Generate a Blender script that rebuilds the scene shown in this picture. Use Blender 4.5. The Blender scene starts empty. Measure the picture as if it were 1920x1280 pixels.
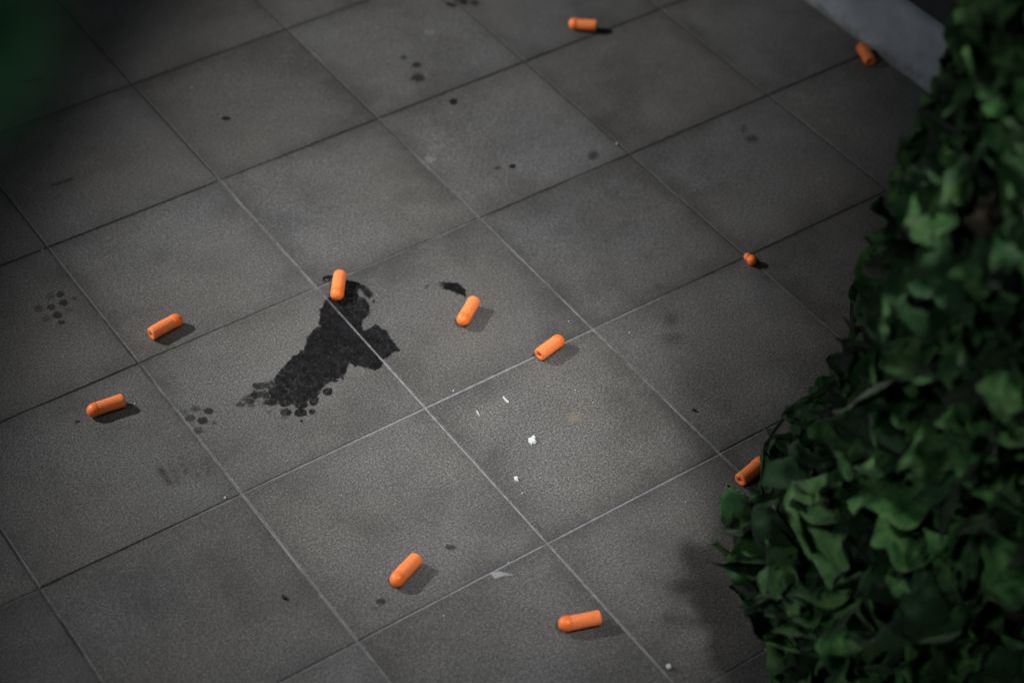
import bpy, bmesh, math, random
from mathutils import Vector, Matrix, noise
random.seed(7)
sc = bpy.context.scene
COL = sc.collection

# ------------------------------------------------------------------ camera
FPX = 3753.2                                   # focal length for a 1920 px wide picture
RX = Vector((0.8181736, -0.5736654, 0.0387289))    # right
DY = Vector((-0.3778496, -0.5872230, -0.7158204))  # down
FW = Vector((0.4333840, 0.5710317, -0.6972096))    # view
CP = Vector((-0.53637, -1.50189, 1.38091))
cam = bpy.data.cameras.new('camera'); co = bpy.data.objects.new('camera', cam); COL.objects.link(co)
M = Matrix.Identity(4)
for r_ in range(3):
    M[r_][0] = RX[r_]; M[r_][1] = -DY[r_]; M[r_][2] = -FW[r_]; M[r_][3] = CP[r_]
co.matrix_world = M
cam.sensor_width = 36; cam.lens = FPX/1920*36; cam.clip_start = .05; cam.clip_end = 60
cam.dof.use_dof = True; cam.dof.focus_distance = 1.88; cam.dof.aperture_fstop = 3.5; cam.dof.aperture_blades = 9
sc.camera = co

# ------------------------------------------------------------------ night world and lamps
w = bpy.data.worlds.new('World'); sc.world = w; w.use_nodes = True
nt = w.node_tree; nt.nodes.clear()
sky = nt.nodes.new('ShaderNodeTexSky'); sky.sky_type = 'NISHITA'; sky.sun_disc = False
sky.sun_elevation = math.radians(28); sky.sun_rotation = math.radians(-33)
bgn = nt.nodes.new('ShaderNodeBackground'); bgn.inputs[1].default_value = 0.0032
out = nt.nodes.new('ShaderNodeOutputWorld')
nt.links.new(sky.outputs[0], bgn.inputs[0]); nt.links.new(bgn.outputs[0], out.inputs[0])

def lamp(name, pos, target, power, size_deg, blend, radius, color):
    l = bpy.data.lights.new(name, 'SPOT'); o = bpy.data.objects.new(name, l); COL.objects.link(o)
    l.energy = power; l.spot_size = math.radians(size_deg); l.spot_blend = blend; l.shadow_soft_size = radius; l.color = color
    o.location = pos; o.rotation_euler = (Vector(target)-Vector(pos)).to_track_quat('-Z', 'Y').to_euler()
    return o
def unp(u, v, z=0.0):
    d = RX*((u-960)/FPX) + DY*((v-640)/FPX) + FW
    return CP + d*((z-CP.z)/d.z)
def prj(P):
    q = Vector(P)-CP; f = q.dot(FW)
    return 960+FPX*q.dot(RX)/f, 640+FPX*q.dot(DY)/f
P0 = unp(850, 640)
e = math.radians(36)
A = P0 + 3.0*Vector((-.66*math.cos(e), .75*math.cos(e), math.sin(e)))
la = lamp('lamp_side', A, unp(801, 419), 431, 34.2, 1.0, .03, (1, .98, .96)); la.scale = (1.087, .336, 1)   # beam scaled to an oval so the pool is longer than wide
B = P0 + 2.6*Vector((-.12*math.cos(1.1), -.99*math.cos(1.1), math.sin(1.1)))
lb = lamp('lamp_high', B, unp(927, 755), 324, 14, 1.0, .18, (1, .98, .96)); lb.scale = (.896, 1.285, 1)
lp = bpy.data.lights.new('lamp_fill', 'POINT'); lo = bpy.data.objects.new('lamp_fill', lp); COL.objects.link(lo)  # added fill lamp, no visible source: lifts the corner leaves and the net
lp.energy = 40; lp.shadow_soft_size = .25; lp.color = (.95, .98, 1); lo.location = (-2.0, -.7, 2.1)
vs = sc.view_settings; vs.view_transform = 'Standard'; vs.look = 'None'; vs.exposure = 0; vs.gamma = 1; vs.use_curve_mapping = False

# ------------------------------------------------------------------ helpers
def mesh(name, V, F, mat=None, parent=None, smooth=False, loc=None):
    me = bpy.data.meshes.new(name); me.from_pydata([tuple(v) for v in V], [], F); me.update()
    if smooth: me.shade_smooth()
    if mat: me.materials.append(mat)
    o = bpy.data.objects.new(name, me); COL.objects.link(o)
    if parent: o.parent = parent
    if loc is not None: o.location = loc
    return o
def tag(o, label=None, cat=None, group=None, kind=None):
    for k, v in (('label', label), ('category', cat), ('group', group), ('kind', kind)):
        if v: o[k] = v
    return o
def empty(name, loc=(0, 0, 0), rz=0):
    o = bpy.data.objects.new(name, None); COL.objects.link(o); o.location = loc; o.rotation_euler = (0, 0, rz); o.empty_display_size = .02
    return o
class NG:
    def __init__(s, name):
        s.m = bpy.data.materials.new(name); s.m.use_nodes = True; s.t = s.m.node_tree; s.b = s.t.nodes['Principled BSDF']; s.o = s.t.nodes['Material Output']
    def n(s, typ, **kw):
        x = s.t.nodes.new(typ)
        for k, v in kw.items():
            if k.startswith('i_'): x.inputs[k[2:].replace('_', ' ')].default_value = v
            else: setattr(x, k, v)
        return x
    def l(s, a, b): s.t.links.new(a, b)
    def math(s, op, a, b=None, c=None):
        x = s.n('ShaderNodeMath', operation=op)
        for i, q in enumerate((a, b, c)):
            if q is None: continue
            if isinstance(q, (int, float)): x.inputs[i].default_value = q
            else: s.l(q, x.inputs[i])
        return x.outputs[0]
    def noise(s, vec, scale, detail=3, rough=.5):
        x = s.n('ShaderNodeTexNoise'); x.inputs['Scale'].default_value = scale; x.inputs['Detail'].default_value = detail; x.inputs['Roughness'].default_value = rough
        if vec is not None: s.l(vec, x.inputs['Vector'])
        return x.outputs['Fac']
    def ramp(s, f, pts):
        x = s.n('ShaderNodeValToRGB'); cr = x.color_ramp
        while len(cr.elements) < len(pts): cr.elements.new(.5)
        for el, (p, c) in zip(cr.elements, pts):
            el.position = p; el.color = (c, c, c, 1) if isinstance(c, (int, float)) else (*c, 1)
        s.l(f, x.inputs[0]); return x.outputs[0]
    def mix(s, f, a, b, bt='MIX'):
        x = s.n('ShaderNodeMix', data_type='RGBA', blend_type=bt)
        for i, q in ((0, f), (6, a), (7, b)):
            if isinstance(q, (int, float)): x.inputs[i].default_value = q
            elif isinstance(q, tuple): x.inputs[i].default_value = (*q, 1)
            else: s.l(q, x.inputs[i])
        return x.outputs[2]
    def bump(s, h, strength, dist):
        x = s.n('ShaderNodeBump'); x.inputs['Strength'].default_value = strength; x.inputs['Distance'].default_value = dist
        s.l(h, x.inputs['Height']); s.l(x.outputs[0], s.b.inputs['Normal'])

T = 0.2
# ------------------------------------------------------------------ materials
# glazed stoneware tile: fine grain, cloudy wear, grime gathered along the edges
g = NG('stoneware_tile'); m_tile = g.m
geo0 = g.n('ShaderNodeNewGeometry').outputs['Position']
oi = g.n('ShaderNodeObjectInfo').outputs['Random']
va = g.n('ShaderNodeVectorMath', operation='ADD'); vm = g.n('ShaderNodeCombineXYZ'); g.l(g.math('MULTIPLY', oi, 41.0), vm.inputs[0]); g.l(g.math('MULTIPLY', oi, 17.0), vm.inputs[1])
g.l(geo0, va.inputs[0]); g.l(vm.outputs[0], va.inputs[1]); geo = va.outputs[0]
tc = g.n('ShaderNodeTexCoord').outputs['Object']
sep = g.n('ShaderNodeSeparateXYZ'); g.l(tc, sep.inputs[0])
ex = g.math('SUBTRACT', T/2, g.math('ABSOLUTE', sep.outputs[0]))
ey = g.math('SUBTRACT', T/2, g.math('ABSOLUTE', sep.outputs[1]))
ed = g.math('MINIMUM', ex, ey)
wob = g.noise(geo, 28, 4, .6)
edw = g.math('ADD', ed, g.math('MULTIPLY', g.math('SUBTRACT', wob, .5), .038))
gr_amt = g.ramp(g.noise(geo0, 4.2, 2, .5), [(.34, .25), (.66, 1.0)])
grime = g.math('MULTIPLY', g.ramp(g.math('DIVIDE', edw, .035), [(0, 1.0), (.22, .62), (.6, .2), (1, 0.0)]), gr_amt)
cloud = g.ramp(g.noise(geo, 14, 5, .62), [(.3, .89), (.7, 1.09)])
grain = g.ramp(g.noise(geo, 480, 4, .85), [(.32, .22), (.5, .92), (.68, 2.25)])
grain2 = g.ramp(g.noise(geo, 1500, 1, .5), [(.32, .8), (.68, 1.2)])
fleck = g.ramp(g.noise(geo, 520, 1, .5), [(.72, 0.0), (.78, 1.0)])
c = g.mix(1, (.100, .0992, .0972), cloud, 'MULTIPLY')
c = g.mix(1, c, grain, 'MULTIPLY'); c = g.mix(1, c, grain2, 'MULTIPLY')
c = g.mix(1, c, g.ramp(g.noise(geo, 7.5, 5, .68), [(.36, .76), (.50, 1.0), (.66, 1.07)]), 'MULTIPLY')
tint = g.ramp(g.noise(geo, 5.5, 2, .5), [(.35, (.985, 1.0, 1.03)), (.65, (1.02, 1.0, .97))])
c = g.mix(1, c, tint, 'MULTIPLY')
c = g.mix(1, c, g.ramp(oi, [(0, .87), (1, 1.12)]), 'MULTIPLY')
c = g.mix(fleck, c, (.26, .26, .26))
c = g.mix(g.math('MULTIPLY', grime, .52), c, (.024, .023, .020))
g.l(c, g.b.inputs['Base Color'])
g.l(g.ramp(g.noise(geo, 9, 4, .6), [(.3, .46), (.7, .62)]), g.b.inputs['Roughness'])
g.b.inputs['Specular IOR Level'].default_value = .42
g.bump(g.noise(geo, 900, 2, .6), .35, .0006)

# cement joint: pale where scrubbed, black where dirty
g = NG('cement_joint'); m_joint = g.m
geo = g.n('ShaderNodeNewGeometry').outputs['Position']
vd = g.n('ShaderNodeVectorMath', operation='DISTANCE'); g.l(geo, vd.inputs[0]); vd.inputs[1].default_value = (.20, -.50, 0)
away = g.math('MULTIPLY', g.math('SUBTRACT', vd.outputs['Value'], .24), .75)
dirt = g.ramp(g.math('SUBTRACT', g.noise(geo, 7, 6, .7), away), [(.32, 0.0), (.60, 1.0)])
c = g.mix(dirt, (.024, .024, .026), (.185, .192, .202))
c = g.mix(1, c, g.ramp(g.noise(geo, 160, 3, .6), [(.3, .7), (.7, 1.25)]), 'MULTIPLY')
g.l(c, g.b.inputs['Base Color']); g.b.inputs['Roughness'].default_value = .8
g.bump(g.noise(geo, 400, 2, .6), .4, .0006)

def decal_mat(name, col, rough, hi=None, spec=.4, grainy=.25):
    g = NG(name); geo = g.n('ShaderNodeNewGeometry').outputs['Position']
    a = g.n('ShaderNodeAttribute', attribute_name='dens').outputs['Fac']
    sp = g.n('ShaderNodeSeparateXYZ'); g.l(geo, sp.inputs[0])
    dd = []
    for i in (0, 1):
        f = g.math('FRACT', g.math('ADD', g.math('DIVIDE', sp.outputs[i], T), .5))
        dd.append(g.math('ABSOLUTE', g.math('SUBTRACT', f, .5)))
    cut = g.math('GREATER_THAN', g.math('MINIMUM', *dd), .00115/T)
    gn = g.math('MULTIPLY', g.math('SUBTRACT', g.noise(geo, 620, 3, .7), .5), grainy*4)
    al = g.math('MULTIPLY', a, g.math('ADD', 1.0, gn)); al.node.use_clamp = True
    al = g.math('MULTIPLY', al, cut)
    if hi: c = g.mix(g.ramp(g.noise(geo, 75, 5, .65), [(.45, 0), (.75, 1)]), col, hi); g.l(c, g.b.inputs['Base Color'])
    else: g.b.inputs['Base Color'].default_value = (*col, 1)
    g.b.inputs['Roughness'].default_value = rough; g.b.inputs['Specular IOR Level'].default_value = spec
    g.l(al, g.b.inputs['Alpha'])
    if hi: g.bump(g.noise(geo, 150, 5, .75), .9, .0016)
    return g.m
m_black = decal_mat('black_smear', (.0022, .0023, .0030), .45, (.013, .014, .017), .25, .06)
m_dark = decal_mat('dark_mark', (.010, .010, .010), .6, None, .3, .2)
m_brown = decal_mat('brown_mark', (.030, .017, .010), .7, None, .3, .3)
m_chalk = decal_mat('chalky_scuff', (.34, .35, .37), .8, None, .2, .4)
m_beige = decal_mat('beige_smudge', (.22, .20, .15), .8, None, .2, .4)

def simple(name, col, rough, spec=.5, **kw):
    g = NG(name); g.b.inputs['Base Color'].default_value = (*col, 1); g.b.inputs['Roughness'].default_value = rough
    g.b.inputs['Specular IOR Level'].default_value = spec
    for k, v in kw.items(): g.b.inputs[k].default_value = v
    return g
g = simple('orange_foam', (.88, .145, .022), .75, .25); m_foam = g.m
tcc = g.n('ShaderNodeTexCoord').outputs['Object']
c = g.mix(g.ramp(g.noise(tcc, 900, 3, .7), [(.35, 0), (.65, 1)]), (.86, .20, .055), (.97, .29, .095)); gw = g.n('ShaderNodeNewGeometry').outputs['Position']; c = g.mix(g.ramp(g.noise(gw, 210, 4, .7), [(.60, 0), (.72, .35)]), c, (.25, .07, .03)); g.l(c, g.b.inputs['Base Color'])
g.b.inputs['Subsurface Weight'].default_value = .25; g.b.inputs['Subsurface Radius'].default_value = (.004, .0015, .0006); g.b.inputs['Subsurface Scale'].default_value = .6
g.bump(g.noise(tcc, 1100, 3, .7), .5, .0005)
g = simple('orange_rubber', (.92, .20, .036), .42, .45); m_rub = g.m
g.b.inputs['Subsurface Weight'].default_value = .2; g.b.inputs['Subsurface Radius'].default_value = (.004, .0012, .0005); g.b.inputs['Subsurface Scale'].default_value = .6
g = simple('painted_skirting', (.30, .325, .36), .5, .4); m_skirt = g.m
geo = g.n('ShaderNodeNewGeometry').outputs['Position']
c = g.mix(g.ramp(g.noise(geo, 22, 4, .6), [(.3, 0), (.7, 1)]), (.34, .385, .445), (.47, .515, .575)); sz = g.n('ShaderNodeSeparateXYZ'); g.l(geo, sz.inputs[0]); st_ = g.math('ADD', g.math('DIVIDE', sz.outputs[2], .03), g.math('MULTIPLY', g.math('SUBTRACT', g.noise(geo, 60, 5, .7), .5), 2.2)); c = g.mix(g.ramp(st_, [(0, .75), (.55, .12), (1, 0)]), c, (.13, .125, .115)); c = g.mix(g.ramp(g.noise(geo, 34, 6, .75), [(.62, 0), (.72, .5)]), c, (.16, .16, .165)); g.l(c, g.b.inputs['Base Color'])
g = simple('dark_wall_paint', (.035, .036, .044), .7, .3); m_wall = g.m
geo = g.n('ShaderNodeNewGeometry').outputs['Position']
c = g.mix(g.ramp(g.noise(geo, 12, 4, .6), [(.3, 0), (.7, 1)]), (.03, .031, .038), (.045, .046, .055)); g.l(c, g.b.inputs['Base Color'])
g.bump(g.noise(geo, 180, 3, .6), .3, .001)
m_plaster = simple('white_flake', (.52, .54, .56), .6, .4).m
m_crumb = simple('dark_crumb', (.012, .012, .011), .8, .3).m
m_olive = simple('olive_crumb', (.07, .06, .02), .8, .3).m

# ------------------------------------------------------------------ floor
J0, J1, I0, I1 = -9, 5, -10, 9
xm = 4.8*T
floor = mesh('floor', [(J0*T, -I1*T, -.0009), (xm, -I1*T, -.0009), (xm, -I0*T, -.0009), (J0*T, -I0*T, -.0009),
                       (J0*T, -I1*T, -.03), (xm, -I1*T, -.03), (xm, -I0*T, -.03), (J0*T, -I0*T, -.03)],
             [(0, 1, 2, 3), (7, 6, 5, 4), (0, 4, 5, 1), (1, 5, 6, 2), (2, 6, 7, 3), (3, 7, 4, 0)], m_joint)
tag(floor, kind='structure')
def tile_mesh(x0, x1, y0, y1):
    bv = .0007; V = []; h = .0085
    for z, k in ((-h+.0005, 0), (-bv, 0), (-bv*.3, bv*.3), (0, bv)):
        V += [(x0+k, y0+k, z), (x1-k, y0+k, z), (x1-k, y1-k, z), (x0+k, y1-k, z)]
    F = [(3, 2, 1, 0)]
    for a in range(3):
        for q in range(4): F.append((a*4+q, a*4+(q+1) % 4, a*4+4+(q+1) % 4, a*4+4+q))
    F.append((12, 13, 14, 15))
    me = bpy.data.meshes.new('tile'); me.from_pydata(V, [], F); me.materials.append(m_tile); me.update(); return me
gp = .00115
me_full = tile_mesh(-T/2+gp, T/2-gp, -T/2+gp, T/2-gp)
me_cut = tile_mesh(-T/2+gp, .3*T-.0005, -T/2+gp, T/2-gp)
for j in range(J0, J1):
    for i in range(I0, I1):
        o = bpy.data.objects.new('tile', me_cut if j == 4 else me_full); COL.objects.link(o); o.parent = floor
        o.location = ((j+.5)*T+random.uniform(-.0003, .0003), -(i+.5)*T+random.uniform(-.0003, .0003), random.uniform(-.00025, .00025))
        o.rotation_euler = (random.uniform(-1, 1)*.0012, random.uniform(-1, 1)*.0012, random.uniform(-1, 1)*.0012)

# ------------------------------------------------------------------ wall and skirting board (x = 4.8 tiles)
y0, y1 = -I1*T, -I0*T
def box(name, a, b, mat, parent=None):
    (x0, y0_, z0), (x1, y1_, z1) = a, b
    V = [(x, y, z) for z in (z0, z1) for x, y in ((x0, y0_), (x1, y0_), (x1, y1_), (x0, y1_))]
    return mesh(name, V, [(3, 2, 1, 0), (4, 5, 6, 7), (0, 1, 5, 4), (1, 2, 6, 5), (2, 3, 7, 6), (3, 0, 4, 7)], mat, parent)
wall = box('wall', (xm+.012, y0, -.03), (xm+.16, y1, 2.4), m_wall); tag(wall, kind='structure')
prof = [(0, -.0014), (0, .070), (.0012, .0755), (.0035, .0795), (.0075, .082), (.0118, .083), (.0118, -.0014)]
V = []; n = 40
for a in range(n+1):
    y = y0+(y1-y0)*a/n
    for x, z in prof: V.append((xm+.0004+x+noise.noise(Vector((3, y*3, 0)))*.0012*(1 if x < .011 else 0), y, z))
k = len(prof); F = [(a*k+q, (a+1)*k+q, (a+1)*k+(q+1) % k, a*k+(q+1) % k) for a in range(n) for q in range(k)]
F += [tuple(range(k)), tuple(n*k+q for q in reversed(range(k)))]
sk = mesh('skirting_board', V, F, m_skirt, wall, True)
sk.data.set_sharp_from_angle(angle=math.radians(50)) if hasattr(sk.data, 'set_sharp_from_angle') else None

# ------------------------------------------------------------------ marks on the floor
def sdf(poly, x, y):
    d = 1e9; ins = False; n = len(poly); j = n-1
    for i in range(n):
        ax, ay = poly[i]; bx, by = poly[j]
        ex_, ey_ = bx-ax, by-ay; wx, wy = x-ax, y-ay
        t = max(0, min(1, (wx*ex_+wy*ey_)/(ex_*ex_+ey_*ey_+1e-9)))
        qx, qy = wx-ex_*t, wy-ey_*t; d = min(d, qx*qx+qy*qy)
        if (ay > y) != (by > y) and x < (bx-ax)*(y-ay)/(by-ay)+ax: ins = not ins
        j = i
    d = math.sqrt(d); return -d if ins else d
def sm(a, b, x):
    t = max(0, min(1, (x-a)/(b-a))); return t*t*(3-2*t)
def mark(name, bbox, fn, step, mat, label=None, z=.00035):
    x0, y0, x1, y1 = bbox; nx = int((x1-x0)/step)+1; ny = int((y1-y0)/step)+1
    val = {}; 
    for b in range(ny+1):
        for a in range(nx+1):
            val[a, b] = max(0, min(1, fn(x0+a*step, y0+b*step)))
    idx = {}; V = []; D = []; F = []
    def vid(k):
        if k not in idx:
            idx[k] = len(V); V.append(unp(x0+k[0]*step, y0+k[1]*step, z)); D.append(val[k])
        return idx[k]
    for b in range(ny):
        for a in range(nx):
            ks = ((a, b+1), (a+1, b+1), (a+1, b), (a, b))
            if max(val[q] for q in ks) > .01: F.append(tuple(vid(q) for q in ks))
    if not F: return
    o = mesh(name, V, F, mat, floor)
    at = o.data.attributes.new('dens', 'FLOAT', 'POINT'); at.data.foreach_set('value', D)
    if label: o['label'] = label
    return o
def nz(x, y, s, o=0): return noise.fractal(Vector((x*s, y*s, o)), 1.0, 2.0, 4)
def disc(x, y, cx, cy, rx, ry, soft=1.2, wob=.25):
    d = math.hypot((x-cx)/rx, (y-cy)/ry)+nz(x, y, .15, cx)*wob
    return 1-sm(1-soft/max(rx, ry), 1+soft/max(rx, ry), d)
cr = lambda P: [(420+a/3.878, 480+b/3.878) for a, b in P]
main = cr([(800, 165), (890, 178), (980, 215), (1010, 240), (955, 245), (985, 290), (1045, 330), (1058, 370), (1050, 420), (1020, 450), (1000, 500), (1005, 542),
           (1060, 530), (1100, 495), (1180, 540), (1240, 640), (1275, 685), (1220, 700), (1180, 745), (1150, 760), (1150, 805), (1100, 830), (1040, 812),
           (1000, 800), (950, 805), (910, 775), (890, 830), (850, 885), (790, 900), (720, 950), (690, 1000), (650, 1030), (600, 1060), (500, 1075), (400, 1060),
           (350, 1040), (320, 990), (360, 930), (380, 870), (430, 800), (500, 730), (570, 680), (600, 640), (600, 590), (640, 550), (700, 510), (690, 450),
           (700, 400), (735, 330), (775, 300)])
faint = cr([(330, 1070), (240, 1090), (90, 1085), (130, 1030), (210, 955), (300, 910), (380, 860), (430, 900), (400, 1040)])
arc = cr([(890, 172), (985, 195), (1050, 235), (1090, 285), (1060, 308), (1020, 280), (1000, 245), (930, 205), (890, 200)])
discs = [(755, 985, 36, 28, 1), (555, 1138, 47, 30, .92), (448, 1133, 42, 27, .72), (640, 1130, 23, 18, .8), (565, 1195, 13, 9, .8), (120, 1078, 34, 16, .55),
         (222, 1012, 32, 24, .75), (345, 1060, 46, 28, .9), (440, 1068, 44, 26, .95), (652, 1045, 34, 44, .8), (560, 1078, 46, 30, 1), (262, 940, 60, 22, .6),
         (862, 830, 32, 34, .85), (808, 905, 20, 12, .9), (862, 880, 9, 18, .8), (300, 1000, 30, 20, .7), (1088, 328, 9, 9, .9), (1048, 405, 12, 24, .5),
         (200, 1085, 30, 12, .4), (735, 890, 50, 26, .7), (440, 1170, 30, 16, .25), (330, 1130, 26, 14, .2), (900, 240, 70, 40, .9)]
discs = [(420+a/3.878, 480+b/3.878, c/3.878, d/3.878, e_) for a, b, c, d, e_ in discs]
def stain(x, y):
    n1 = nz(x, y, .09); n2 = nz(x, y, .33, 5)
    d = sdf(main, x, y)+n1*3.2+n2*1.6
    v = (1-sm(-1.0, 1.0, d))*(.93+.1*n1)
    if x > 630 and y < 590: v *= .90+.35*nz(x, y, .12, 9)
    st = abs(nz(x*.55+y*.8, (y*.55-x*.8)*.25, .2, 3))          # broken drag lines at the trailing end
    df = sdf(faint, x, y)+n1*4
    v = max(v, (1-sm(-5, 2, df))*.62*sm(-.25, .35, nz(x+y*.6, y*2.2, .07, 4)+.12))
    v = max(v, (1-sm(-.8, .8, sdf(arc, x, y)+n2*1.2))*.95)
    for cx, cy, rx, ry, a in discs:
        if abs(x-cx) < rx*1.6+2 and abs(y-cy) < ry*1.6+2: v = max(v, a*disc(x, y, cx, cy, rx, ry, 1.0, .15))
    F_ = noise.voronoi(Vector((x/15, y/10.5, 0)))[0]; cell = sm(.03, .22, F_[1]-F_[0])
    low = sm(640, 740, y); hi_ = 1-sm(545, 610, y)
    v *= 1-(1-cell)*(.30*low+.45*hi_*sm(640, 655, x)+.03)
    v *= 1-.12*max(0, nz(x, y, .055, 12))
    v *= 1.12*(1-.32*sm(.10, .42, nz(x, y, .16, 31)))*(1-.16*sm(.05, .35, nz(x, y, .5, 17)))
    # thin ring beside the foam dart
    q = math.hypot((x-612)/7, (y-523)/5.5); v = max(v, .8*(1-sm(.12, .3, abs(q-.85))))
    if 606 < x < 626 and abs(y-519.5+(x-616)*.1) < 3: v = max(v, .8)
    # dry scratches where the smear was lifted
    for (ax, ay, bx, by, wd) in ((1110, 540, 1150, 610, 7), (1150, 610, 1195, 650, 5), (1195, 650, 1170, 690, 4), (830, 690, 900, 660, 5), (850, 650, 905, 690, 4), (1140, 560, 1200, 640, 3), (700, 415, 745, 435, 6)):
        ax, ay, bx, by = 420+ax/3.878, 480+ay/3.878, 420+bx/3.878, 480+by/3.878
        t = max(0, min(1, ((x-ax)*(bx-ax)+(y-ay)*(by-ay))/((bx-ax)**2+(by-ay)**2)))
        dd = math.hypot(x-ax-(bx-ax)*t, y-ay-(by-ay)*t)+n2*1.3
        v *= 1-.38*(1-sm(0, wd/3.878+.8, dd))
    return v
mark('stain', (436, 508, 756, 798), stain, 1.5, m_black, 'large black smeared stain crossing a joint under a foam dart')
smear = [(818, 530), (841, 529), (858, 531), (873, 544), (873, 555), (857, 550), (843, 544), (828, 541)]
mark('stain', (790, 520, 880, 560), lambda x, y: max((1-sm(-1, 1.2, sdf(smear, x, y)+nz(x, y, .3)*3.5))*.9*sm(812, 842, x+nz(x, y, .25)*10), .3*disc(x, y, 801, 537, 5, 3, 2)), 1.2, m_black,
     'small ragged black smear')
def spots(name, L, mat, label, step=1.5, soft=1.5):
    x0 = min(a[0]-a[2]*1.5 for a in L)-3; x1 = max(a[0]+a[2]*1.5 for a in L)+3
    y0 = min(a[1]-a[3]*1.5 for a in L)-3; y1 = max(a[1]+a[3]*1.5 for a in L)+3
    mark(name, (x0, y0, x1, y1), lambda x, y: max(a[4]*disc(x, y, a[0], a[1], a[2], a[3], min(soft, a[2]*.8) if len(a) < 6 else a[5]) for a in L), step, mat, label)
spots('stain', [(112.5, 551.6, 8, 6, .5), (119, 567, 8, 6, .6), (95.5, 576, 8, 6, .45), (107, 591, 9, 6, .55), (115, 604, 7, 4, .5), (140, 559, 4, 3, .4), (72, 578, 8, 7, .3), (86, 598, 8, 6, .25), (94, 556, 9, 6, .2), (128, 580, 10, 5, .15)], m_dark, 'faint cluster of round black tread dots')
spots('stain', [(391, 770, 8.5, 6, .62), (366, 766, 9, 6, .38), (356, 783, 9, 7, .45), (380, 788, 9.5, 7, .66), (371, 807, 10, 7, .38), (402, 792, 4.5, 3, .4), (345, 772, 8, 5, .2)], m_dark, 'small cluster of round black tread dots')
spots('stain', [(783, 146, 13, 7, .5, 5), (781, 122, 8, 5, .55, 3), (757, 108, 6, 4, .4, 3)], m_dark, 'three fading grey spots in a row')
spots('stain', [(848, 5, 12, 8, .7, 4), (868, 3, 10, 6, .6, 4), (890, 5, 8, 6, .5, 4), (836, 1, 8, 4, .4, 3)], m_dark, 'dark cluster of spots at a joint')
spots('stain', [(850, 191, 7.5, 5.5, 1)], m_dark, 'round black spot', 1)
spots('stain', [(424, 222, 7.5, 3.6, 1)], m_dark, 'small oval black spot', 1)
spots('stain', [(961, 312, 6, 4, 1), (934, 315, 6, 3.5, .45)], m_dark, 'black dot with a fainter dot beside it', 1)
spots('stain', [(1112, 292, 9, 8, .42, 5)], m_dark, 'soft grey spot close to a joint')
spots('stain', [(1410, 260, 12, 6, .36, 5), (1394, 242, 5, 8, .22, 4)], m_dark, 'soft dark smudge')
spots('stain', [(1258, 600, 12, 12, .24, 9), (1262, 634, 20, 12, .18, 11)], m_dark, 'soft double dark smudge')
spots('stain', [(714, 1127, 9, 6, .5, 3), (700, 1140, 7, 4, .2, 3)], m_dark, 'faint dark spot')
spots('stain', [(1236, 537, 9, 5, .16, 4)], m_brown, None)
spots('stain', [(845, 1025, 10, 4.5, .55, 2)], m_brown, 'small rusty brown spot')
spots('stain', [(145, 790, 5, 3.5, .6, 1)], m_brown, None)
def streaks(x, y):
    v = 0
    for ax, ay, bx, by, wd, a in ((300, 880, 318, 905, 5, .34), (322, 872, 334, 902, 7, .18), (338, 862, 352, 885, 6, .22), (358, 868, 370, 890, 9, .14), (384, 862, 392, 880, 9, .16)):
        t = max(0, min(1, ((x-ax)*(bx-ax)+(y-ay)*(by-ay))/((bx-ax)**2+(by-ay)**2)))
        dd = math.hypot(x-ax-(bx-ax)*t, y-ay-(by-ay)*t)+nz(x, y, .1)*3
        v = max(v, a*(1-sm(0, wd*2.0, dd)))
    return v*(.55+.9*max(0, .5+nz(x, y, .12, 7)))
mark('stain', (285, 845, 410, 925), streaks, 2, m_brown, 'rust brown drag streaks')
mark('stain', (20, 130, 80, 170), lambda x, y: .6*(1-sm(1, 4, abs(y-152+(x-20)*.12-3)+abs(x-45)*.04)), 2, m_dark, None)
mark('stain', (95, 325, 135, 360), lambda x, y: .35*(1-sm(1, 4, abs(y-348+(x-95)*.3))), 2, m_dark, None)
scr = [(918, 1074), (935, 1070), (962, 1077), (940, 1080), (928, 1084)]
mark('scuff', (905, 1060, 975, 1095), lambda x, y: .62*(1-sm(-1, 1.6, sdf(scr, x, y)+nz(x, y, .3)*1.6)), 1.2, m_chalk, 'pale chalky scrape')
mark('scuff', (1055, 770, 1100, 805), lambda x, y: .55*disc(x, y, 1077, 784, 13, 8, 4, .6), 1.5, m_beige, 'beige dried smudge')
mark('scuff', (795, 290, 825, 312), lambda x, y: .30*disc(x, y, 806, 299, 10, 6, 5, .5), 2, m_chalk)
mark('scuff', (790, 50, 820, 75), lambda x, y: .22*disc(x, y, 805, 61, 10, 6, 5, .5), 2, m_chalk)
mark('scuff', (575, 90, 610, 120), lambda x, y: .28*disc(x, y, 590, 105, 4, 6, 3, .5), 2, m_chalk)

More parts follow.
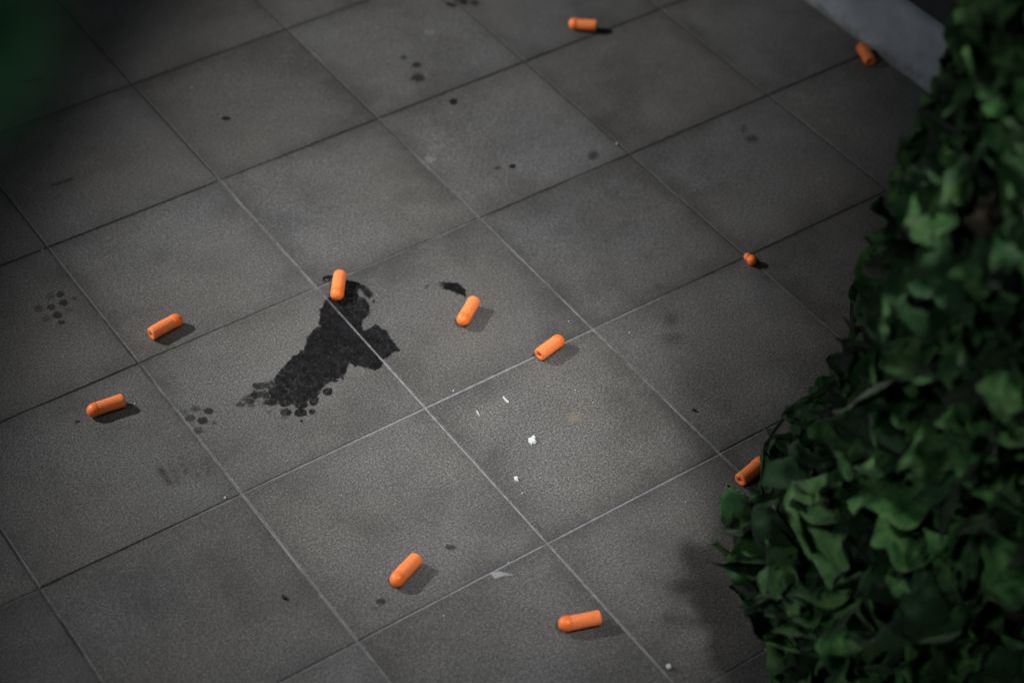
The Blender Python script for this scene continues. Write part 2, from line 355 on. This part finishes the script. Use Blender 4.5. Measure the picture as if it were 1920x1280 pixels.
# ------------------------------------------------------------------ debris on the floor
def flake(u, v, outline, h, mat, name, label, cat, group=None, th=.0006):
    c = unp(u, v, 0); V = []; n = len(outline)
    pts = [unp(u+a, v+b, 0)-c for a, b in outline]
    for z, s in ((.0003, 1), (th, 1.0), (th+h, .72)):
        for q, p in enumerate(pts): V.append((p.x*s, p.y*s, z+(.0005*random.random() if z > .0003 else 0)))
    V.append((0, 0, th+h*1.1)); F = [tuple(reversed(range(n)))]
    for a in range(2):
        for q in range(n): F.append((a*n+q, a*n+(q+1) % n, (a+1)*n+(q+1) % n, (a+1)*n+q))
    for q in range(n): F.append((2*n+q, 2*n+(q+1) % n, 3*n))
    # pixel y runs downwards, so turn the faces over
    F = [tuple(reversed(f)) for f in F]
    o = mesh(name, V, F, mat, None, False, c); tag(o, label, cat, group); return o
chip = flake(998, 826, [(-7, 3), (-8, -4), (-3, -3), (-1, -8), (4, -10), (7, -6), (5, -1), (8, 3), (5, 7), (0, 6), (-1, 9), (-4, 6)], .0018, m_plaster, 'paint_flake', 'largest white crumpled flake, mid tile below the black stain', 'paint flake')
flake(968, 899, [(-5, -4), (0, -6), (4, -3), (2, 0), (5, 5), (1, 3), (-3, 3)], .0012, m_plaster, 'paint_flake', 'small white flake below the larger crumpled white flake', 'paint flake')
flake(947, 749, [(-5, -4), (-3, -5), (3, 1), (8, 6), (6, 7), (1, 4)], .0006, m_plaster, 'paint_flake', 'thin slanting white sliver nearest the tile joint crossing', 'paint flake')
flake(896, 775, [(-4, -4), (-2, -5), (2, 1), (4, 6), (2, 5)], .0006, m_plaster, 'paint_flake', 'short thin white sliver, leftmost of the two white slivers', 'paint flake')
def ball(u, v, rpx, mat, name, label, cat):
    r = rpx/FPX*1.9; c = unp(u, v, r); bm = bmesh.new(); bmesh.ops.create_uvsphere(bm, u_segments=12, v_segments=8, radius=r)
    for q in bm.verts: q.co *= 1+noise.noise(q.co/r*1.3+Vector((u, v, 0)))*.12
    me = bpy.data.meshes.new(name); bm.to_mesh(me); bm.free(); me.materials.append(mat); me.shade_smooth()
    o = bpy.data.objects.new(name, me); COL.objects.link(o); o.location = c; tag(o, label, cat); return o
ball(1254, 1249, 5, m_plaster, 'pellet', 'small round white pellet near the bottom edge beside the net', 'pellet')
GR = 'tiny white specks scattered on the tiles'
for q, (u, v, s) in enumerate([(422, 933, 3.4), (1180, 624, 2), (1066, 603, 1.6), (1078, 732, 1.8), (979, 925, 1.8), (953, 1055, 2.2), (832, 1154, 2), (850, 733, 2.2), (1112, 755, 1.6), (253, 757, 2.2), (80, 470, 2), (1285, 942, 1.6), (1435, 1218, 2.2), (904, 763, 1.6), (360, 165, 1.6), (1156, 270, 2.6), (330, 57, 1.6), (640, 930, 1.5), (733, 915, 1.5)]):
    s *= .62
    flake(u, v, [(-s, -s*.3), (-s*.2, -s), (s*.9, -s*.4), (s, s*.5), (0, s), (-s*.8, s*.6)], .0006, m_plaster, 'speck', 'tiny white speck of dust on the grey tiles', 'speck', GR, .0004)
flake(1302, 770, [(-4, -2), (0, -3), (4, 0), (3, 3), (-1, 2), (-4, 1)], .0012, m_crumb, 'crumb', 'tiny black crumb on the tile left of the net', 'crumb')
flake(533, 1120, [(-5, -5), (-1, -4), (1, 0), (6, 1), (6, 4), (0, 5), (-4, 1)], .0015, m_crumb, 'crumb', 'black crumb on the lower left tile, left of the steep joint', 'crumb')

# ------------------------------------------------------------------ foam darts
L = .0365; R = .0070
def lathe(prof, n=40, dent=0, seed=0):
    V = []; F = []
    for x, r in prof:
        for q in range(n):
            a = 2*math.pi*q/n
            rr = r*(1+noise.noise(Vector((x*160, math.cos(a)*1.2, math.sin(a)*1.2+seed)))*dent)
            V.append((x, rr*math.cos(a), rr*math.sin(a)))
    for i in range(len(prof)-1):
        for q in range(n): F.append((i*n+q, i*n+(q+1) % n, (i+1)*n+(q+1) % n, (i+1)*n+q))
    return V, F
xs = -L/2; xb = L/2-.0105
body_prof = [(xs+.016, .0004), (xs+.016, .0019), (xs+.004, .0020), (xs+.0012, .0022), (xs+.0002, .0026), (xs, .0032), (xs-.0001, R*.80), (xs+.0003, R*.90), (xs+.0010, R*.955), (xs+.0025, R*.965),
             (xs+.008, R*.96), (xs+.016, R*.965), (xb-.001, R*.965), (xb, R*.955)]
tip_prof = [(xb, R*.95), (xb+.0003, R*.99), (xb+.0015, R)]
for q in range(1, 13):
    a = q/12*math.pi/2; tip_prof.append((xb+.0030+(L/2-xb-.0030)*math.sin(a), R*max(.0008, math.cos(a)**.9)))
dart0 = empty('foam_dart')
V, F = lathe(body_prof, 40, .02); F = [tuple(reversed(f)) for f in F]; bo = mesh('foam_body', V, F, m_foam, dart0, True)
V, F = lathe(tip_prof, 40, .004); F = [tuple(reversed(f)) for f in F]; to = mesh('rubber_tip', V, F, m_rub, dart0, True)
DARTS = [  # image positions of nose and tail
    ((163, 773), (232, 750), 'orange foam dart lying by the left edge, nose pointing down left', 1.0),
    ((337, 597), (285, 625), 'orange foam dart on the left tile with its hollow end facing down left', 1.0),
    ((630, 567), (638, 508), 'orange foam dart lying upright in view on top of the black stain', 1.0),
    ((861, 612), (892, 560), 'orange foam dart mid tile beside the small black smear', 1.0),
    ((1053, 635), (1012, 665), 'orange foam dart lying across a pale joint, hollow end facing left', .93),
    ((733, 1098), (785, 1042), 'orange foam dart alone on the lower middle tile, nose pointing down left', 1.0),
    ((1048, 1172), (1124, 1158), 'orange foam dart nearest the bottom edge, nose pointing left', 1.03),
    ((1430, 866), (1391, 899), 'orange foam dart touching the camouflage net, hollow end facing out', 1.0),
    ((1066, 45), (1119, 50), 'orange foam dart at the top of the floor, away from the skirting', .9),
    ((1612, 83), (1633, 118), 'orange foam dart resting against the foot of the skirting board', .95),
]
def axis_fit(nose, tail, L_):
    """centre on the floor plane and heading whose silhouette runs along the seen axis"""
    cu, cv = (nose[0]+tail[0])/2, (nose[1]+tail[1])/2
    c = unp(cu, cv, R); a = unp(nose[0], nose[1], R)-unp(tail[0], tail[1], R)
    return c, math.atan2(a.y, a.x)
DEF = []
for k_, (nose, tail, lab, sl) in enumerate(DARTS):
    if k_ == 0: d = dart0; parts = (bo, to)
    else:
        d = dart0.copy(); COL.objects.link(d)
        for p in (bo, to):
            c2 = p.copy(); COL.objects.link(c2); c2.parent = d
    c, ang = axis_fit(nose, tail, L)
    d.location = (c.x, c.y, R+.0003); d.rotation_euler = (0, 0, ang); d.scale = (sl, 1, 1)
    # roll about the long axis so the copies do not repeat
    d.rotation_euler = (Matrix.Rotation(ang, 3, 'Z') @ Matrix.Rotation(random.uniform(0, 6.28), 3, 'X')).to_euler()
    rb = random.Random(k_*7+3); bend_ = rb.uniform(.25, .9)*rb.choice((-1, 1)); pinch = rb.uniform(-.012, .006); px_ = rb.uniform(-.01, .01)
    for ch in ((bo, to) if k_ == 0 else [q for q in d.children]):
        me_d = ch.data.copy() if k_ else ch.data; DEF.append((ch, me_d, bend_, pinch, px_, k_))
    tag(d, lab, 'foam dart', 'orange foam darts scattered on the floor')
for ch, me_d, bend_, pinch, px_, k_ in DEF:      # every dart is a little bent and dented in its own way
    for v_ in me_d.vertices:
        x, y, z = v_.co; t_ = x/(L/2); f_ = 1+pinch*3*math.exp(-((x-px_)/.006)**2)+.05*noise.noise(Vector((x*90, y*110, z*110+k_*9)))
        v_.co = (x, y*f_+bend_*.001*t_*t_, z*f_)
    ch.data = me_d
# small bent broken-off piece at the joint crossing
c = unp(1407, 487, .005); st = empty('foam_stub', (c.x, c.y, 0), 0)
def blob(name, cen, rad, mat, seed, parent):
    bm = bmesh.new(); bmesh.ops.create_icosphere(bm, subdivisions=3, radius=1)
    for v in bm.verts:
        n_ = noise.fractal(v.co*1.6+Vector((seed, 0, 0)), 1, 2, 3)*.14
        v.co = Vector((v.co.x*rad[0], v.co.y*rad[1], v.co.z*rad[2]))*(1+n_)+cen
    me = bpy.data.meshes.new(name); bm.to_mesh(me); bm.free(); me.materials.append(mat); me.shade_smooth()
    o = bpy.data.objects.new(name, me); COL.objects.link(o); o.parent = parent; return o
q1 = unp(1410, 488, .0055)-c; q2 = unp(1402, 480, .005)-c
blob('rubber_tip', Vector((q1.x, q1.y, .0056)), (.0056, .0054, .0054), m_rub, 1, st)
blob('foam_body', Vector((q2.x, q2.y, .0040)), (.0042, .0040, .0038), m_foam, 4, st)
tag(st, 'small broken orange dart stub where two tile joints cross', 'foam dart')

# ------------------------------------------------------------------ camouflage net
C0 = unp(1850, 1120)
def z_of_row(v):
    lo, hi = -.1, 1.2
    for _ in range(50):
        mid = (lo+hi)/2
        if prj((C0.x, C0.y, mid))[1] > v: lo = mid
        else: hi = mid
    return lo
SIL = [(1120, 1425), (1060, 1405), (1010, 1395), (960, 1415), (900, 1485), (830, 1555), (770, 1615), (700, 1650), (600, 1655), (500, 1680), (400, 1710), (300, 1740), (230, 1765), (150, 1810), (60, 1840), (0, 1855), (-150, 1895), (-300, 1935)]
TAB = []
for v, u in SIL:
    z = z_of_row(v); q = Vector((C0.x, C0.y, z)); dist = (q-CP).dot(FW)
    TAB.append((z, (prj(q)[0]-u)/FPX*dist))
def rad(z):
    if z <= TAB[0][0]: return TAB[0][1]
    for (a, ra), (b, rb) in zip(TAB, TAB[1:]):
        if z <= b: return ra+(rb-ra)*(z-a)/(b-a)
    return TAB[-1][1]
ZT = TAB[-1][0]
def hull(th, z, off=0):
    r = rad(z)+off; x = math.cos(th)*1.3; y = math.sin(th)*1.3
    r += .016*noise.noise(Vector((x*2.2, y*2.2, z*7)))+.010*math.sin(th*9+z*6)*noise.noise(Vector((x, y, z*2)))
    return Vector((C0.x+r*math.cos(th), C0.y+r*math.sin(th), z))
def cloth_mat(name, a, b, rough=.58, trans=.25):
    g = NG(name); tcn = g.n('ShaderNodeTexCoord').outputs['Object']; oi = g.n('ShaderNodeObjectInfo').outputs['Random']
    geo = g.n('ShaderNodeNewGeometry').outputs['Position']
    c = g.mix(g.ramp(g.noise(geo, 45, 4, .6), [(.38, 0), (.62, 1)]), a, b)
    c = g.mix(1, c, g.ramp(oi, [(0, .5), (1, 1.35)]), 'MULTIPLY')
    g.l(c, g.b.inputs['Base Color']); g.b.inputs['Roughness'].default_value = rough; g.b.inputs['Specular IOR Level'].default_value = .35
    g.b.inputs['Sheen Weight'].default_value = .15
    wr = g.n('ShaderNodeTexNoise', noise_type='RIDGED_MULTIFRACTAL'); wr.inputs['Scale'].default_value = 95; wr.inputs['Detail'].default_value = 4; wr.inputs['Distortion'].default_value = .6; g.l(geo, wr.inputs['Vector'])
    g.bump(wr.outputs['Fac'], .8, .003)
    tr = g.n('ShaderNodeBsdfTranslucent'); g.l(c, tr.inputs[0])
    mx = g.n('ShaderNodeMixShader'); mx.inputs[0].default_value = trans
    g.l(g.b.outputs[0], mx.inputs[1]); g.l(tr.outputs[0], mx.inputs[2]); g.l(mx.outputs[0], g.o.inputs[0])
    return g.m
m_leafs = [cloth_mat('green_cloth', (.024, .125, .030), (.15, .34, .105)), cloth_mat('green_cloth_dark', (.018, .066, .020), (.034, .105, .036)),
           cloth_mat('olive_cloth', (.022, .042, .022), (.036, .064, .028)), cloth_mat('brown_cloth', (.050, .034, .012), (.036, .028, .013))]
m_back = simple('black_mesh_backing', (.008, .011, .008), .9, .1).m
m_cord = simple('net_cord', (.016, .030, .016), .8, .2).m
def leaf_mesh(seed, mat):
    rnd = random.Random(seed); NU, NV = 15, 19
    ln = rnd.uniform(.050, .068); wd = rnd.uniform(.019, .027); bend = rnd.uniform(.5, 1.5); cup = rnd.uniform(.3, 1.0)*rnd.choice((-1, 1)); tw = rnd.uniform(-.8, .8)
    folds = []
    for _ in range(12):
        an = rnd.uniform(0, math.pi); folds.append((math.cos(an), math.sin(an), rnd.uniform(-.4, .9)*ln*.6, rnd.uniform(.2, .62)*rnd.choice((-1, 1))))
    V = []; F = []; th = .0002
    rib = seed % 2 == 0          # every other scrap is a crinkled ribbon instead of a lobe
    if rib: ln *= 1.45; wd *= 1.12
    am1, am2, ph = rnd.uniform(.0045, .0075), rnd.uniform(.003, .005), rnd.uniform(0, 6)
    for side in (1, -1):
        for b in range(NV):
            t = b/(NV-1)
            wv = wd*(max(.02, math.sin(math.pi*(t*.97+.02)))**.5)*(1+.18*math.sin(t*6+seed*1.7)+.14*abs(math.sin(t*10+seed*2)))
            if rib: wv = wd*(.35+.65*min(1, 3.2*t, 3.2*(1-t)))*(1+.16*math.sin(t*17+ph))
            for a in range(NU):
                s = a/(NU-1)*2-1
                x = s*wv+.003*math.sin(t*7+seed); ang = bend*(t-.15)
                yy = ln*(math.sin(ang)/bend) ; zz = ln*(1-math.cos(ang))/bend
                zz = -zz+cup*abs(s)*wv*.45+sum(am*math.sqrt((s*wd*cx_+t*ln*sx_-of)**2+.0010**2) for cx_, sx_, of, am in folds)+.0022*math.sin(s*5+seed+3*math.sin(t*5))+.006*noise.noise(Vector((s*1.3, t*2.4, seed*3.1)))
                if rib: zz += am1*math.sin(t*13+ph+s*1.1)+am2*math.sin(s*4.5+ph*2+t*3); x += .004*math.sin(t*6+ph)
                ca, sa = math.cos(tw*(t-.3)), math.sin(tw*(t-.3))
                V.append((x*ca-zz*sa, -yy, x*sa+zz*ca+side*th))
    N = NU*NV
    for b in range(NV-1):
        for a in range(NU-1):
            p = b*NU+a; f = (p, p+1, p+NU+1, p+NU); F.append(f); F.append(tuple(N+q for q in reversed(f)))
    ring = [a for a in range(NU)]+[b*NU+NU-1 for b in range(1, NV)]+[(NV-1)*NU+a for a in range(NU-2, -1, -1)]+[b*NU for b in range(NV-2, 0, -1)]
    for q in range(len(ring)):
        a, b = ring[q], ring[(q+1) % len(ring)]; F.append((b, a, N+a, N+b))
    me = bpy.data.meshes.new('leaf'); me.from_pydata(V, [], F); me.materials.append(mat); me.shade_smooth(); me.update(); return me
LM = [leaf_mesh(s, m_leafs[0]) for s in range(7)]+[leaf_mesh(s, m_leafs[1]) for s in range(10, 14)]+[leaf_mesh(s, m_leafs[2]) for s in range(20, 22)]+[leaf_mesh(s, m_leafs[3]) for s in range(30, 31)]
net = empty('camouflage_net', (C0.x, C0.y, 0)); bpy.context.view_layer.update()
tag(net, 'dark green camouflage net with crinkled leaf flaps, draped over an upright form', 'camouflage net')
inv = net.matrix_world.inverted()
# backing cloth under the flaps
V = []; F = []; NA, NZ = 72, 34
for b in range(NZ+1):
    z = .002+(ZT-.002)*b/NZ
    for a in range(NA): V.append(inv @ hull(2*math.pi*a/NA, z, -.030))
V.append(inv @ Vector((C0.x, C0.y, ZT+.05)))
for b in range(NZ):
    for a in range(NA): F.append((b*NA+a, b*NA+(a+1) % NA, (b+1)*NA+(a+1) % NA, (b+1)*NA+a))
for a in range(NA): F.append((NZ*NA+a, NZ*NA+(a+1) % NA, len(V)-1))
mesh('backing_cloth', V, F, m_back, net, True)
# knotted cords in a diamond pattern
V = []; F = []
def cord(P, r=.0009):
    base = len(V)
    for q, p in enumerate(P):
        t = (P[min(q+1, len(P)-1)]-P[max(q-1, 0)]).normalized(); s = t.cross(Vector((0, 0, 1))); s = s.normalized() if s.length > .01 else Vector((1, 0, 0)); u_ = t.cross(s)
        for a in range(3):
            an = a*2.094; V.append(inv @ (p+(s*math.cos(an)+u_*math.sin(an))*r))
    for q in range(len(P)-1):
        for a in range(3): F.append((base+q*3+a, base+q*3+(a+1) % 3, base+q*3+3+(a+1) % 3, base+q*3+3+a))
for q in range(36):
    for s in (1, -1):
        cord([hull(2*math.pi*q/36+s*b*.045, .01+(ZT-.01)*b/40, -.012+.004*noise.noise(Vector((q, b*.4, s)))) for b in range(41)])
tag(mesh('netting', V, F, m_cord, net, True), kind='stuff')
# flaps
def flap_matrix(th, z, rnd):
    p = hull(th, z, rnd.uniform(-.022, .004)); n_ = Vector((math.cos(th), math.sin(th), .35)).normalized()
    up = Vector((0, 0, 1)); xx = up.cross(n_).normalized(); yy = n_.cross(xx)
    Mx = Matrix((xx, yy, n_)).transposed().to_4x4()
    R_ = Matrix.Rotation(rnd.gauss(0, .9), 4, 'Z') @ Matrix.Rotation(rnd.gauss(0, .5), 4, 'X') @ Matrix.Rotation(rnd.gauss(0, .5), 4, 'Y')
    return Matrix.Translation(p) @ Mx @ R_ @ Matrix.Scale(rnd.uniform(.60, 1.02)*(1-.42*min(1, z/.6)), 4)
OUT = [(-300, 1850), (-100, 1800), (0, 1783), (60, 1776), (150, 1750), (190, 1738), (235, 1688), (290, 1705), (350, 1658), (450, 1660), (500, 1612), (520, 1595), (610, 1600), (650, 1572), (700, 1585), (745, 1515), (780, 1490), (800, 1440), (860, 1438), (925, 1395), (960, 1348), (1000, 1330), (1050, 1350), (1100, 1408), (1190, 1405), (1215, 1440), (1235, 1440), (1262, 1408), (1330, 1395), (1500, 1395)]
def edge(v):
    for (a, ua), (b, ub) in zip(OUT, OUT[1:]):
        if v <= b: return ua+(ub-ua)*(v-a)/(b-a)
    return OUT[-1][1]
def spills(mx, mi):           # would this flap stick out past the net's own outline?
    for q in range(0, 285, 5):
        u, v = prj(mx @ LM[mi].vertices[q].co)
        if u < edge(v)-6 or (1372 < u < 1440 and 855 < v < 915): return True
    return False
rnd = random.Random(11); items = []
NL = 3000; tries = 0
while len(items) < NL and tries < 90000:
    tries += 1
    th = rnd.uniform(0, 2*math.pi); z = rnd.uniform(.012, ZT)
    if rnd.random() > rad(z)/.30: continue
    mx = flap_matrix(th, z, rnd); p = mx.translation; n_ = Vector((math.cos(th), math.sin(th), .3)).normalized()
    if p.z < .008: continue
    u, v = prj(p); face = (CP-p).normalized().dot(n_)
    inside = -40 < u < 1950 and -60 < v < 1330
    vis = (1 if inside else 0)*max(0, face+.15)/(p-CP).length
    if face < -.2 and rnd.random() < .5: continue
    r_ = rnd.random(); mi = rnd.randrange(7) if r_ < .55 else (7+rnd.randrange(4) if r_ < .86 else (11+rnd.randrange(2) if r_ < .994 else 13))
    if spills(mx, mi): continue
    items.append((vis, mx, mi))
items.sort(key=lambda a: -a[0])
SPR = []   # loose sprigs at the foot that lie out on the tiles
for (u, v, z, rz, rx, ry, s, mi) in [(1400, 950, .016, .4, .2, .9, 1.5, 0), (1372, 955, .012, 1.0, .5, -.4, 1.35, 3), (1430, 905, .018, -.6, -.3, .2, 1.3, 8), (1480, 850, .012, .2, 1.2, .3, 1.2, 9), (1475, 1250, .020, 1.2, .2, .4, 1.3, 2), (1490, 1275, .03, .2, .6, .4, 1.2, 5), (1530, 770, .02, .8, .3, .2, 1.1, 7)]:
    p = unp(u, v, z); n_ = Vector((-.5, -.4, .8)).normalized(); xx = Vector((0, 0, 1)).cross(n_).normalized(); yy = n_.cross(xx)
    Mx = Matrix((xx, yy, n_)).transposed().to_4x4()
    SPR.append((9, Matrix.Translation(p) @ Mx @ Matrix.Rotation(rz, 4, 'Z') @ Matrix.Rotation(rx, 4, 'X') @ Matrix.Rotation(ry, 4, 'Y') @ Matrix.Scale(s, 4), mi))
items = [q for q in SPR if not spills(q[1], q[2])]+items; print('sprigs', len([q for q in SPR if not spills(q[1], q[2])]))
for vis, mx, mi in items[:300]:
    o = bpy.data.objects.new('leaf', LM[mi]); COL.objects.link(o); o.parent = net; o.matrix_local = inv @ mx
BV = []; BF = []; BM = []; mats = m_leafs
for vis, mx, mi in items[300:]:
    me = LM[mi]; b0 = len(BV); m4 = inv @ mx
    for v_ in me.vertices: BV.append(m4 @ v_.co)
    mm = 0 if mi < 7 else 1 if mi < 11 else 2 if mi < 13 else 3
    for f in me.polygons: BF.append(tuple(b0+q for q in f.vertices)); BM.append(mm)
o = mesh('foliage', BV, BF, mats[0], net, True)
for m_ in mats[1:]: o.data.materials.append(m_)
o.data.polygons.foreach_set('material_index', BM); tag(o, kind='stuff')
print('leaves', len(items), 'tris', sum(len(p.vertices)-2 for p in o.data.polygons))

# second net, hanging close by on the left: only its hem reaches the corner of the view
def ray(u, v, d): return CP + (RX*((u-960)/FPX) + DY*((v-640)/FPX) + FW)*d
N0 = ray(-260, -150, .34)
net2 = empty('camouflage_net', N0); bpy.context.view_layer.update(); inv2 = net2.matrix_world.inverted()
tag(net2, 'blurred dark green net hem hanging very near in the top left corner', 'camouflage net')
V = []; F = []; inv = inv2
for dx in (-.02, 0, .02):
    cord([N0+Vector((dx+.004*math.sin(q*.7+dx*90), -dx*.6+.004*math.cos(q*.9), -.01+q*.02)) for q in range(22)], .0012)
tag(mesh('netting', V, F, m_cord, net2, True), kind='stuff')
rn = random.Random(5)
m_hem = cloth_mat('lit_green_cloth', (.012, .17, .050), (.022, .22, .070))  # green lightened to stand in for light missing on these leaves
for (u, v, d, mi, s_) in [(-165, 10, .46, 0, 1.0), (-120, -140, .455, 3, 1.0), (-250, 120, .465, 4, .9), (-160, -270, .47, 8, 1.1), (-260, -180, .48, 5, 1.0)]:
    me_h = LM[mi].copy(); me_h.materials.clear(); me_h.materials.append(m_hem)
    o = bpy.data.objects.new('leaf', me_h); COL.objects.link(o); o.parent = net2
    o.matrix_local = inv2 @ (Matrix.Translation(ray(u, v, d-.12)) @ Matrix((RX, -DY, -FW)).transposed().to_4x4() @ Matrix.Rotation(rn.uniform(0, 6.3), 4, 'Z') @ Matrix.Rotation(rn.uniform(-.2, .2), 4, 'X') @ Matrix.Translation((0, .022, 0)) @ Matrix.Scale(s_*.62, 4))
